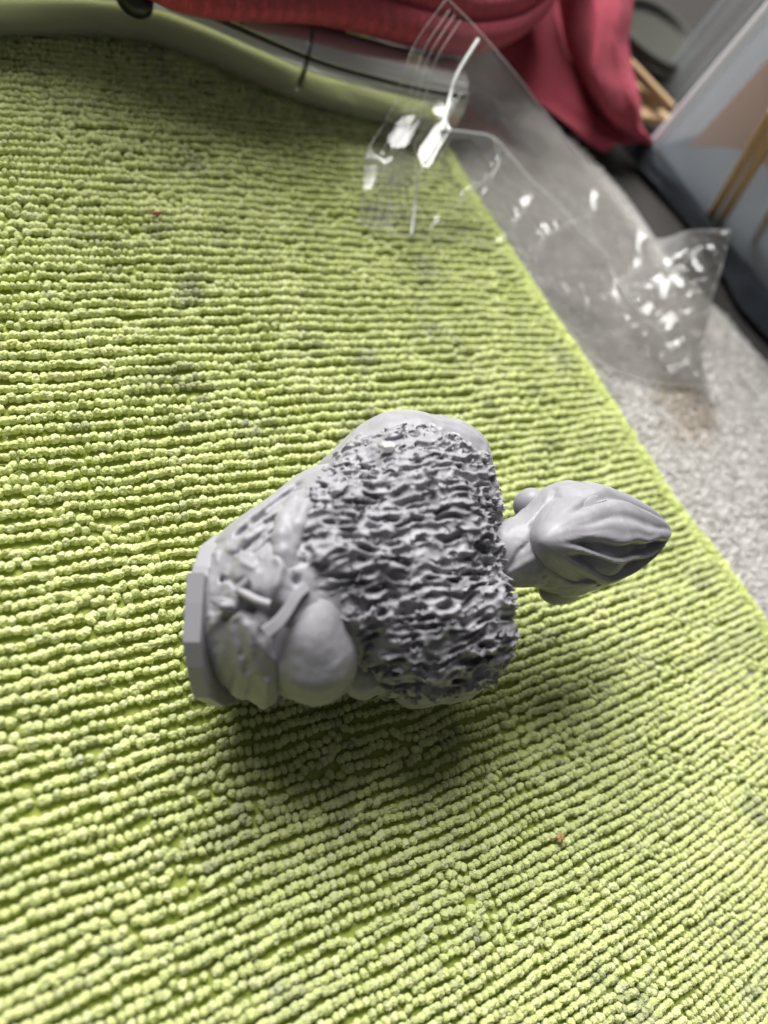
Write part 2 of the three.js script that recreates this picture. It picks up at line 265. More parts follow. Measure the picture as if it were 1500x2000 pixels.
{
  // ---- fur cape
  const furPts = [[770, 1090, 16], [815, 985, 17], [815, 1235, 13.5], [638, 1095, 20.5], [905, 1200, 15]];
  const furBase = join(5, ell(...furPts[0], 12.0, 12.5, 15), ell(...furPts[1], 10, 11, 9), ell(...furPts[2], 9.6, 11, 8.0, 0.25), ell(...furPts[3], 5.5, 6.5, 8.5, 0.2), ell(...furPts[4], 4.8, 8.0, 8.0));
  const wb2 = (a, b, u) => (b + 0.6 * noise(a / 2, b / 2, u / 2)) / 1.5;
  const fur = (x, y, z) => {
    let d = furBase(x, y, z);
    if (d > 2.8 || d < -4.5) return d;
    const [a, u, b0] = local(x, y, z), b = b0 + 0.10 * a;
    const wa = a + 0.9 * noise(a / 4, b / 3, u / 3), wu = u + 0.8 * noise(a / 3 + 3, b / 3 + 7, u / 3);
    // thin sheets of resin, one above the other, with slits between them
    const v = (b - 0.30 * u + 1.15 * noise(a / 3.6 + 9, b / 3.4, u / 4) + 0.34 * noise(a / 1.6 + 9, b / 2.2, u / 1.6) + 2.2 * noise(a / 14, b / 12, 6)) / 1.12, k = Math.floor(v), f = v - k, cr = Math.round(v);
    const open = noise(a / 2.3, k * 3.7, u / 2.6) * 1.8 + 0.45, D = lerp(0.15, 1.5, clamp(open)) * lerp(0.4, 1.0, ss(-13, 2, b)), tri = Math.abs(f - 0.5) * 2;
    d += D * (1 - Math.pow(tri, 2.2)) - 0.55 - 0.55 * noise(a / 1.9, cr * 5.3, u / 1.7) * tri - 0.26 * noise(a / 0.8, cr * 9.1, u / 0.9) * tri;
    worley(wa / 2.6, wu / 2.4, wb2(a, b, u));
    d += 0.6 * (ss(0, 0.3, W[1] - W[0]) - 0.6) * W[2];
    d += 0.12 * noise(a / 1.3, b / 0.6, u / 1.0) + 1.0 * noise(a / 6, b / 5, u / 5);
    if (Math.abs(d) < 1.0) { worley(wa / 1.5 + 31, wu / 1.2, b / 0.6); d += 0.30 * ss(0.0, 0.35, W[1] - W[0]) * W[2] - 0.11; }
    return d;
  };
  SURF.fur = furBase; const furGeo = nets(rest(fur), ...box(furPts, 13.8), 0.2);
  // torn fins of resin standing out of it
  const fins = [], fp = furGeo.attributes.position, fn = furGeo.attributes.normal;
  for (let k = 0; k < 2600 && fins.length < 520; k++) {
    const i = Math.floor(rnd() * fp.count), p = V().fromBufferAttribute(fp, i), d = furBase(p.x, p.y, p.z), n = V(0, 0, 0);
    if (d < -0.2) continue;
    const e = 0.3; n.set(furBase(p.x + e, p.y, p.z) - d, furBase(p.x, p.y + e, p.z) - d, furBase(p.x, p.y, p.z + e) - d).normalize();
    if (n.y < -0.2 || p.y < 3.5) continue;
    const t = A.clone().addScaledVector(B, rr(-0.35, 0.35)).addScaledVector(n, -A.dot(n)).normalize(), w = n.clone().cross(t), len = rr(0.6, 2.0), hgt = rr(0.1, 0.45), lean = rr(-0.5, 0.5), N = 7, pos = [], idx = [], ph = rr(0, 9);
    for (let j = 0; j <= N; j++) {
      const f = j / N, c = p.clone().addScaledVector(t, (f - 0.5) * len).addScaledVector(w, 0.28 * Math.sin(f * 5 + ph)), hh = hgt * Math.sin(Math.PI * clamp(f, 0.06, 0.94)) * rr(0.7, 1.25);
      const b1 = c.clone().addScaledVector(w, 0.11).addScaledVector(n, -0.4), b2 = c.clone().addScaledVector(w, -0.11).addScaledVector(n, -0.4), tp = c.clone().addScaledVector(n, hh).addScaledVector(w, lean * hh);
      pos.push(...b1.toArray(), ...b2.toArray(), ...tp.toArray());
      if (j) { const o = j * 3, q = o - 3; idx.push(q, o, o + 2, q, o + 2, q + 2, q + 1, o + 2, o + 1, q + 1, q + 2, o + 2); }
    }
    const g = new THREE.BufferGeometry(); g.setAttribute('position', new THREE.Float32BufferAttribute(pos, 3)); g.setIndex(idx); g.computeVertexNormals(); fins.push(g);
  }
  const cape = part('fur_cape', tinted(furGeo), cast, fig);
  part('fur_fins', mergeGeometries(fins), resin, cape, { kind: 'stuff' });
}
{
  // ---- robe, shoulder and body below the cape
  const body = join(4, ell(516, 1203, 13, 7.6, 10.4, 10.1), ell(556, 1160, 14.5, 9.2, 11.2, 10.9), ell(660, 1100, 15, 10, 10.5, 13));
  const LINES = [   // folds and cuts: points, half width, depth (negative: a raised welt)
    [[[540, 690], [740, 540]], 0.22, 0.5], [[[575, 725], [738, 600]], 0.22, 0.5], [[[515, 655], [650, 555]], 0.22, 0.4], [[[600, 640], [735, 530]], 0.16, -0.25],
    [[[395, 840], [420, 740], [470, 680], [620, 585]], 0.35, 0.45], [[[400, 850], [450, 925], [500, 895]], 0.3, 0.5], [[[455, 700], [480, 760], [560, 830]], 0.3, -0.3],
    [[[390, 1125], [480, 1095], [575, 1078]], 0.35, 0.6], [[[590, 1085], [650, 1130], [725, 1160]], 0.9, 1.9], [[[740, 1270], [780, 1340], [840, 1440]], 1.0, 1.8], [[[840, 1560], [850, 1640]], 0.8, 1.0],
    [[[560, 505], [700, 425], [800, 395]], 0.4, -0.45], [[[670, 475], [775, 440]], 0.3, 0.6], [[[600, 400], [760, 300], [900, 180]], 0.6, 0.6], [[[700, 330], [860, 220]], 0.4, -0.4], [[[480, 500], [620, 390], [780, 240], [920, 120]], 0.45, 0.55], [[[560, 470], [700, 360], [840, 290]], 0.35, 0.45], [[[420, 560], [520, 460]], 0.4, 0.4],
    [[[460, 1180], [500, 1330], [555, 1480]], 0.4, 0.35], [[[500, 1190], [530, 1300], [570, 1400]], 0.3, -0.3], [[[370, 1180], [400, 1350], [440, 1490]], 0.7, 0.3], [[[540, 1220], [600, 1330], [720, 1450]], 0.5, -0.3],
    [[[600, 1560], [590, 1640], [610, 1700]], 0.5, 0.5], [[[690, 1580], [720, 1720]], 0.4, -0.4], [[[300, 620], [250, 790], [240, 950], [265, 1150]], 0.6, -0.35], [[[355, 830], [357, 840]], 0.22, 0.9], [[[860, 950], [872, 960]], 0.4, 0.9],
    [[[470, 620], [400, 690], [350, 800], [330, 950]], 0.5, 0.3], [[[520, 560], [440, 640]], 0.4, -0.3], [[[820, 840], [930, 810]], 0.3, 0.6], [[[730, 800], [760, 870], [720, 1010]], 0.5, -0.5]
  ];
  const carve = carver(LINES, 340, 900, 3.75, 22);
  const robe = (x, y, z) => {
    let d = body(x, y, z);
    if (Math.abs(d) > 2.3) return d;
    const [a, u, b] = local(x, y, z);
    d += 0.22 * fbm(a / 8, b / 8, u / 8, 2) + 0.05 * noise(a / 0.9, b / 0.9, u / 0.9) + 0.05 * noise(a / 0.5 + b / 1.4, b / 0.5, 2) * ss(0, 0.3, noise(a / 5, b / 5, 9));
    if (u > -4) d += carve(a + 0.12 * noise(a / 1.5, b / 1.5, 1), b + 0.12 * noise(a / 1.5, b / 1.5, 5)) * ss(-10, -5, u);
    d -= 0.15 * ss(-6, 0, b) * noise(a / 1.4 + 0.3 * b, 3, b / 12);
    const film = fbm(a / 3.2 + 5, b / 3.2, 8.3, 3);                      // a torn film of cured resin
    d -= 0.13 * ss(0.0, 0.03, film + 0.10) * ss(-7, 2, b);
    return d;
  };
  SURF.robe = body; part('robe', tinted(nets(rest(robe), ...box([[516, 1205, 12.5], [560, 1150, 14], [660, 1100, 15]], 15), 0.24)), cast, fig);
  const sh = join(4, ell(800, 905, 14, 8.5, 9, 6.5), ell(730, 950, 13, 10, 10, 7, -0.5), ell(880, 925, 14, 6, 8, 7));
  SURF.shoulder = sh; part('shoulder', tinted(nets(rest((x, y, z) => { let d = sh(x, y, z); if (Math.abs(d) > 1.5) return d; const [a, u, b] = local(x, y, z); return d + 0.5 * fbm(a / 5, b / 4, u / 4, 2) + 0.35 * Math.abs(noise(a / 3, b / 1.8, u / 2)) * ss(0, 5, a); }), ...box([[800, 905, 14], [730, 950, 13], [880, 925, 14]], 11), 0.3)), cast, fig);
}
{
  // ---- sleeve and lumps along the lower edge
  const sl = join(4.5, ell(602, 1192, 22.4, 2.7, 2.2, 4.4), ell(606, 1243, 20.3, 3.9, 2.7, 5.6), ell(621, 1293, 17.0, 4.5, 3.5, 4.6));
  SURF.sleeve = sl;
  part('sleeve', tinted(nets(rest((x, y, z) => { const d = sl(x, y, z); return Math.abs(d) > 1.5 ? d : d + 0.4 * noise(x / 5.5, y / 5.5, z / 5.5) + 0.05 * noise(x, y, z); }), ...box([[604, 1192, 23], [606, 1245, 21], [622, 1297, 17.5]], 7), 0.26)), cast, fig);
  const lu = join(1.2, ell(706, 1312, 13, 2.9, 3.4, 3.2), ell(748, 1310, 12, 3.0, 4, 3.0), ell(818, 1345, 11, 3.4, 4.2, 2.4), ell(875, 1335, 10, 5.0, 5, 2.6));
  part('hem_lump', tinted(nets(rest((x, y, z) => { const d = lu(x, y, z); return Math.abs(d) > 1.5 ? d : d + 0.45 * fbm(x / 3, y / 3, z / 3, 2); }), ...box([[712, 1318, 12], [815, 1343, 11], [870, 1330, 11]], 7.5), 0.26)), cast, fig);
  // ---- the rolled cuff beside the cape
  const cp = [[612, 962, 22], [582, 982, 23], [560, 1016, 24.2], [552, 1052, 24.7], [554, 1082, 24.7], [562, 1106, 24.4]], cq = [[618, 972, 23], [594, 998, 24.6], [583, 1028, 25.4], [577, 1060, 25.3]];
  const cu = join(0.7, ...cp.slice(1).map((p, i) => cap(cp[i], p, 1.05 + 0.06 * i, 1.1 + 0.06 * i)), ...cq.slice(1).map((p, i) => cap(cq[i], p, 0.85, 0.85 - 0.05 * i)), cap([572, 1060, 24.0], [578, 1104, 23.8], 1.1, 1.3));
  part('cuff', tinted(nets(rest((x, y, z) => { const d = cu(x, y, z); return Math.abs(d) > 1 ? d : d + 0.2 * noise(x / 2, y / 2, z / 2) + 0.05 * noise(x / 0.7, y / 0.7, z / 0.7); }), ...box([...cp, ...cq], 4), 0.22)), cast, fig);
}
{
  // ---- neck and head with ears and the swept-up hair
  const hd = join(3, cap([925, 1085, 17], [1035, 1078, 20.5], 4.5, 4.6), ell(1110, 1052, 20.5, 7.0, 8, 7.6), cap([1120, 1052, 20.5], [1190, 1046, 20.5], 6.6, 5.2));
  const ear = [ell(1035, 985, 20, 2.3, 2.6, 2.2, -0.5), ell(1093, 1154, 15, 2.9, 2.8, 1.9, 0.1)];
  const hc = carver([[[[560, 460], [750, 350], [960, 250]], 0.28, 0.45], [[[600, 425], [800, 325], [1020, 262]], 0.2, -0.3], [[[640, 470], [860, 330], [1060, 285]], 0.25, 0.4], [[[500, 400], [560, 320], [620, 240], [640, 170]], 0.4, 0.35], [[[405, 620], [430, 545], [490, 490], [520, 400]], 0.35, 0.4], [[[420, 640], [520, 600], [600, 590]], 0.5, -0.3], [[[640, 640], [800, 720], [980, 740]], 0.3, 0.4], [[[620, 680], [760, 770], [900, 790]], 0.25, 0.3]], 900, 900, 3.3333, 26);
  const head = (x, y, z) => { const d = hd(x, y, z); if (Math.abs(d) > 1.5) return d; const [a, u, b] = local(x, y, z); return d + 0.16 * fbm(x / 1.3, y / 1.3, z / 1.3, 3) + 0.3 * noise(x / 5, y / 5, z / 5) + hc(a, b); };
  const H = part('head', tinted(nets(head, ...box([[925, 1085, 17], [1110, 1058, 20.5], [1215, 1050, 21.5]], 11), 0.26)), cast, fig);
  ear.forEach((f, i) => part('ear', nets(f, ...box([[[1035, 985, 20], [1093, 1154, 15]][i]], 4), 0.22), resin, H));
  // hair: a spindle of fanned strands from the crown to the tip
  const s0 = at(1056, 1058, 27.5), s1 = at(1303, 1040, 21), ax = s1.clone().sub(s0), L = ax.length(); ax.normalize();
  const side = ax.clone().cross(CF).normalize(), out = side.clone().cross(ax).normalize(); if (out.y < 0) out.negate();
  const mid = (t) => -3.3 * Math.sin(Math.PI * Math.min(1, t * 1.0)) ;
  const prof = (t) => 7.9 * Math.pow(clamp(t / 0.42), 0.60) * Math.pow(1 - clamp((t - 0.42) / 0.59) ** 1.7, 0.75);
  const hair = (x, y, z) => {
    const dx = x - s0.x, dy = y - s0.y, dz = z - s0.z, l = dx * ax.x + dy * ax.y + dz * ax.z, t = clamp(l / L, 0.0, 1);
    const ex = dx - ax.x * l, ey = dy - ax.y * l, ez = dz - ax.z * l; let w = ex * side.x + ey * side.y + ez * side.z, o = ex * out.x + ey * out.y + ez * out.z - mid(t);
    const r = Math.hypot(w / 0.95, o), th = Math.atan2(w, o);
    let R = prof(t); const fade = Math.pow(Math.sin(Math.PI * clamp(t, 0.02, 0.985)), 0.7);
    const tw = th + 0.35 * t + 0.12 * noise(t * 5, th * 2, 3);
    // deep grooves between thick strands, thin ones on them
    const gr = (c, wd, dp) => dp * Math.exp(-(((tw - c) / wd) ** 2));
    R -= fade * (gr(-0.10, 0.12, 3.6) + gr(-0.50, 0.11, 3.2) + gr(0.50, 0.09, 0.6) + gr(-1.0, 0.09, 0.8) + gr(0.95, 0.10, 0.9) + gr(-1.5, 0.1, 0.5)) * ss(0.04, 0.32, t);
    R += fade * 0.09 * Math.sin(tw * 17 + 3 * noise(t * 4, tw * 3, 1));
    return Math.max((r - R) * 0.8, -l, l - L);
  };
  part('hair', tinted(nets(hair, s0.clone().min(s1).subScalar(10.5), s0.clone().max(s1).addScalar(10.5), 0.24)), cast, H);
}
{
  // ---- plinth: a faceted slab across the end, a shade steeper than the body
  const PA = CR.clone().multiplyScalar(0.985).addScaledVector(CF, -0.17).normalize(), PB = V(0, 1, 0).cross(PA).normalize().negate(), PU = PA.clone().cross(PB).normalize(); if (PU.y < 0) { PU.negate(); PB.negate(); }
  const R = 10.3, c = at(428, 1206, 1.5 + R * PU.y * 0.93), sh = new THREE.Shape(), N = 10;
  const zl = PB.clone().cross(PU);
  for (let i = 0; i < N; i++) { const t = (i + 0.45) / N * Math.PI * 2 + 0.10 * Math.sin(i * 2.1), r = R * (1 + 0.03 * Math.sin(i * 3.7)), x = r * Math.cos(t), y = Math.max(-R * 0.93, r * Math.sin(t)); i ? sh.lineTo(x, y) : sh.moveTo(x, y); const t2 = t + 0.3, r2 = R * (0.965 + 0.02 * Math.sin(i * 5.3)); sh.lineTo(r2 * Math.cos(t2), Math.max(-R * 0.93, r2 * Math.sin(t2))); if (i % 4 === 1) { const t3 = t + 0.42; sh.lineTo(0.93 * R * Math.cos(t3), Math.max(-R * 0.92, 0.93 * R * Math.sin(t3))); sh.lineTo(0.985 * R * Math.cos(t3 + 0.03), Math.max(-R * 0.92, 0.985 * R * Math.sin(t3 + 0.03))); } }
  sh.closePath();
  const g = new THREE.ExtrudeGeometry(sh, { depth: 1.65, bevelEnabled: true, bevelSize: 0.22, bevelThickness: 0.22, bevelSegments: 2, steps: 1 });
  g.applyMatrix4(new THREE.Matrix4().makeBasis(PB, PU, zl).setPosition(zl.dot(PA) > 0 ? c : c.clone().addScaledVector(PA, 1.9)));
  part('plinth', g, resin, fig);
  const st = new THREE.CylinderGeometry(7.6, 8.2, 5, 40); st.rotateX(Math.PI / 2); st.applyMatrix4(new THREE.Matrix4().makeBasis(PB, PU, zl).setPosition(c.clone().addScaledVector(PA, 4.2)));
  part('plinth_collar', st, resin, fig);
  // ---- cut-off supports and a white crumb
  const strip = (pts, w, th) => { const g = new THREE.TubeGeometry(new THREE.CatmullRomCurve3(pts.map((p) => onto(SURF.robe, p[0], p[1], 0.7))), 14, w, 7); return g; };
  part('support_stub', strip([[464, 1152], [500, 1172], [527, 1181]], 0.5), resin, fig);
  part('support_stub', strip([[463, 1153], [475, 1142], [486, 1130]], 0.42), resin, fig);
  { const both = (x, y, z) => Math.min(SURF.robe(x, y, z), SURF.sleeve(x, y, z)), c = new THREE.CatmullRomCurve3([[598, 1146], [580, 1163], [562, 1192], [541, 1218], [518, 1236]].map(([x, y], i) => onto(both, x, y, [0.2, 0.5, 0.7, 1.0, 1.3][i])));
    const fr = CF.clone().negate(), N = 24, pos = [], idx = [];
    for (let i = 0; i <= N; i++) { const p = c.getPoint(i / N), T = c.getTangent(i / N), w = T.clone().cross(fr).normalize(), n = w.clone().cross(T), hw = lerp(0.55, 0.72, i / N) + 0.05 * noise(i * 0.7, 1, 1); for (const [x, y] of [[-1, -0.35], [-1, 0.2], [-0.8, 0.35], [0.8, 0.38], [1, 0.2], [1, -0.35]]) pos.push(...p.clone().addScaledVector(w, x * hw).addScaledVector(n, y).toArray()); if (i) for (let k = 0; k < 6; k++) { const a = (i - 1) * 6 + k, b = (i - 1) * 6 + (k + 1) % 6; idx.push(a, a + 6, b, b, a + 6, b + 6); } }
    idx.push(N * 6, N * 6 + 2, N * 6 + 1, N * 6, N * 6 + 3, N * 6 + 2, N * 6, N * 6 + 4, N * 6 + 3, N * 6, N * 6 + 5, N * 6 + 4);
    let g2 = new THREE.BufferGeometry(); g2.setAttribute('position', new THREE.Float32BufferAttribute(pos, 3)); g2.setIndex(idx); g2 = g2.toNonIndexed(); g2.computeVertexNormals(); part('support_stub', g2, resin, fig); }
  const fl = new THREE.IcosahedronGeometry(1, 3); { const p = fl.attributes.position, v = V(); for (let i = 0; i < p.count; i++) { v.fromBufferAttribute(p, i); v.multiplyScalar(1 + 0.5 * noise(v.x * 1.6, v.y * 1.6, v.z * 1.6)); p.setXYZ(i, v.x, v.y, v.z); } fl.computeVertexNormals(); }
  const place = (at0, sx, sy, sz, turn) => fl.clone().applyMatrix4(new THREE.Matrix4().compose(V(0, 0, 0), new THREE.Quaternion().setFromAxisAngle(V(0, 1, 0), turn), V(sx, sy, sz))).translate(...at0.toArray());
  part('flake', place(onto(SURF.robe, 442, 1180, 0.5), 1.7, 0.4, 0.7, 0.7), resin, fig);
  part('crumb', place(onto((x, y, z) => Math.min(SURF.fur(x, y, z), SURF.shoulder(x, y, z)), 755, 873, 0.8), 1.1, 0.6, 0.6, 0.9), std(rgb(0.8, 0.8, 0.78), 0.6), fig, { label: 'small white crumb on the shoulder' });
}

// ------------------------------------------------------------------ the grey cloth under and beyond the green one
const GREYEDGE = [[960, 60], [1083, 228], [1180, 325], [1240, 405], [1283, 470], [1340, 535], [1400, 592], [1450, 648], [1500, 705], [1640, 870]].map(([x, y]) => at(x, y, 1));
{
  const grey = thing('grey_cloth', 'pale grey fleecy cloth showing past the green hem, under the zip bag', 'cloth');
  const inner = HEM.map((p) => p.clone().add(V(-14, 0, 8)));
  const greyMat = std(rgb(0.40, 0.385, 0.375), 0.95, { sheen: 0.3 });
  const H = (x, z) => 0.3 + 0.35 * noise(x / 22, z / 22, 9.1) + 0.12 * noise(x / 4, z / 4, 2.1);
  part('backing', gridGeo(160, 40, (u, v) => { const a = along(inner, u), b = along(GREYEDGE, u), p = a.lerp(b, v); const e = ss(0.965, 1, v); p.y = H(p.x, p.z) + 0.3 - 1.7 * e * e; return p; }), greyMat, grey);
  // a doubled layer a little lower, peeping out at the far side
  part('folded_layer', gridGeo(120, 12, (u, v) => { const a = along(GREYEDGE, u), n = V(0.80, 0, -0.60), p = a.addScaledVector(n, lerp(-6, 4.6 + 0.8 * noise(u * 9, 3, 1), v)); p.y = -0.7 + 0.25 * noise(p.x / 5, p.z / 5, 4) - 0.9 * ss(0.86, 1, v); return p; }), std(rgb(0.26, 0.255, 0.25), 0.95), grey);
  const fuzz = [];
  for (let k = 0; k < 5; k++) {
    const s = mergeVertices(new THREE.IcosahedronGeometry(1, 4).deleteAttribute('uv').deleteAttribute('normal'), 1e-4), p = s.attributes.position, v = V();
    for (let i = 0; i < p.count; i++) { v.fromBufferAttribute(p, i); v.multiplyScalar(1 + 0.45 * fbm(v.x * 1.7 + k * 7, v.y * 1.7, v.z * 1.7, 2)); p.setXYZ(i, v.x, v.y, v.z); }
    s.computeVertexNormals(); s.scale(MM, MM, MM); fuzz.push(s);
  }
  const lists = fuzz.map(() => []), q = new THREE.Quaternion(), e = new THREE.Euler(), m4 = new THREE.Matrix4();
  for (let i = 0; i < 17000; i++) {
    const u = rnd(), v = rr(0.0, 0.985), p = along(inner, u).lerp(along(GREYEDGE, u), v);
    if (onCloth(p.x, p.z) > 2.5 || !inView(p, 60)) continue;
    p.y = H(p.x, p.z) + 0.28 - (v > 0.965 ? 0.5 : 0);
    e.set(rr(-0.5, 0.5), 0.9 + 1.6 * noise(p.x / 3, p.z / 3, 6) + rr(-0.7, 0.7), rr(-0.5, 0.5)); q.setFromEuler(e);
    const g = rr(0.86, 1.1) * (1 - 0.30 * ss(0.12, 0.42, fbm(p.x / 12, p.z / 12, 3.3, 2)));
    const so = at(1335, 800, 0), stain = (1 - ss(4, 11, Math.hypot(p.x - so.x, p.z - so.z) + 5 * noise(p.x / 5, p.z / 5, 2))) * rr(0.5, 1);
    lists[i % 5].push([m4.compose(p.multiplyScalar(MM), q, V(rr(0.35, 0.75), rr(0.25, 0.5), rr(0.18, 0.32))).clone(), rgb(0.60 * g * (1 - 0.34 * stain), 0.58 * g * (1 - 0.42 * stain), 0.555 * g * (1 - 0.52 * stain))]);
  }
  const gf = []; for (let k = 0; k < 3; k++) { const g = new THREE.TubeGeometry(new THREE.CatmullRomCurve3([V(0, -0.2, 0), V(rr(-0.3, 0.3), 0.25, rr(-0.3, 0.3)), V(rr(-0.9, 0.9), rr(0.3, 0.5), rr(-0.9, 0.9)), V(rr(-1.3, 1.3), rr(0.1, 0.5), rr(-1.3, 1.3))]), 8, 0.045, 3); g.scale(MM, MM, MM); gf.push(g); }
  const gl = gf.map(() => []), ga = lists.flat(), gp = V(), gs = V(), gq = new THREE.Quaternion();
  for (let i = 0; i < 14000; i++) { const [m, c] = ga[Math.floor(rnd() * ga.length)]; m.decompose(gp, gq, gs); gp.x += rr(-0.5, 0.5) * MM; gp.z += rr(-0.5, 0.5) * MM; gp.y += 0.15 * MM; e.set(rr(-0.5, 0.5), rr(0, 6.28), rr(-0.5, 0.5)); q.setFromEuler(e); gl[i % 3].push([m4.compose(gp, q, V(1, 1, 1).multiplyScalar(rr(0.6, 1.3))).clone(), c.clone().multiplyScalar(rr(0.9, 1.15))]); }
  const fm = std(0xffffff, 0.92, { sheen: 0.3 });
  gl.forEach((l, k) => { const im = new THREE.InstancedMesh(gf[k], fm, l.length); im.name = 'fuzz'; im.userData.kind = 'stuff'; l.forEach(([m, c], i) => { im.setMatrixAt(i, m); im.setColorAt(i, c); }); im.castShadow = im.receiveShadow = true; grey.add(im); });
  lists.forEach((l, k) => { const im = new THREE.InstancedMesh(fuzz[k], fm, l.length); im.name = 'pile'; im.userData.kind = 'stuff'; l.forEach(([m, c], i) => { im.setMatrixAt(i, m); im.setColorAt(i, c); }); im.castShadow = im.receiveShadow = true; grey.add(im); });
}

// ------------------------------------------------------------------ the pale plastic handle across the top
function sweep(P, nt, na, section) {                       // P: list of points; section(t, angle) -> [across, up]
  const c = new THREE.CatmullRomCurve3(P), pts = c.getPoints(nt), tan = pts.map((_, i) => c.getTangent(i / nt));
  return gridGeo(na, nt, (a, t) => { const i = Math.round(t * nt), T = tan[i].clone().setY(0).normalize(), S = V(-T.z, 0, T.x), [x, y] = section(t, a * Math.PI * 2); return pts[i].clone().addScaledVector(S, x).add(V(0, y, 0)); });
}
{
  const h = thing('tool_handle', 'silvery glossy tool handle with dark seam, across the green cloth by the red cloth', 'tool handle');
  const P = [[-160, -28, 8], [20, -26, 8], [180, -20, 8], [300, 0, 8], [400, 36, 8], [500, 80, 8], [600, 122, 8], [700, 152, 8], [800, 176, 8], [880, 190, 8]].map((p) => at(...p));
  const tj = 0.655, sec = (t, a) => {
    const th = a;                                          // 0 = away side, pi/2 = up, pi = near side
    const cs = Math.cos(th), sn = Math.sin(th), n = 2.5, r = 1 / Math.pow(Math.pow(Math.abs(cs), n) + Math.pow(Math.abs(sn), n), 1 / n);
    let k = 1; const groove = (c, w, d) => { const x = Math.abs(th - c); return d * (1 - ss(w * 0.5, w, x)); };
    k -= groove(2.45, 0.05, 0.085);
    k -= 0.05 * (1 - ss(0.0022, 0.0036, Math.abs(t - tj))) * (th > 1.2 && th < 3.4 ? 1 : 0.2);
    if (t > tj && th > 0.9 && th < 2.4) k -= 0.028 * ss(tj, tj + 0.006, t) * ss(2.4, 2.3, th);
    return [-cs * r * 6.2 * k, sn * r * 6.4 * k];
  };
  part('grip', sweep(P, 420, 260, sec), std(rgb(0.52, 0.52, 0.49), 0.15, { metalness: 0.6, clearcoat: 0.6, clearcoatRoughness: 0.04 }), h);
  // the dark line where the shells meet, and the joint across it
  const curve = new THREE.CatmullRomCurve3(P), seamAt = (t, th, k) => { const p = curve.getPoint(t), T = curve.getTangent(t).setY(0).normalize(), S = V(-T.z, 0, T.x), [x, y] = sec(0.01, th); return p.addScaledVector(S, x * k).add(V(0, y * k, 0)); };
  const dark = std(rgb(0.015, 0.016, 0.014), 0.6);
  part('seam', new THREE.TubeGeometry(new THREE.CatmullRomCurve3(Array.from({ length: 90 }, (_, i) => seamAt(0.02 + 0.97 * i / 89, 2.45, 1.045))), 300, 0.26, 8), dark, h);
  part('seam', new THREE.TubeGeometry(new THREE.CatmullRomCurve3(Array.from({ length: 30 }, (_, i) => seamAt(tj, 1.75 + 1.5 * i / 29, 0.995))), 60, 0.13, 6), dark, h);
  part('seam', new THREE.TubeGeometry(new THREE.CatmullRomCurve3(Array.from({ length: 30 }, (_, i) => seamAt(tj - 0.135, 1.9 + 0.55 * i / 29, 0.995))), 60, 0.10, 6), dark, h);
  const kn = new THREE.SphereGeometry(3.4, 28, 20); kn.scale(1, 0.7, 0.8); kn.translate(...at(262, -2, 13.0).toArray());
  part('knob', kn, std(rgb(0.012, 0.012, 0.013), 0.35), h);
}

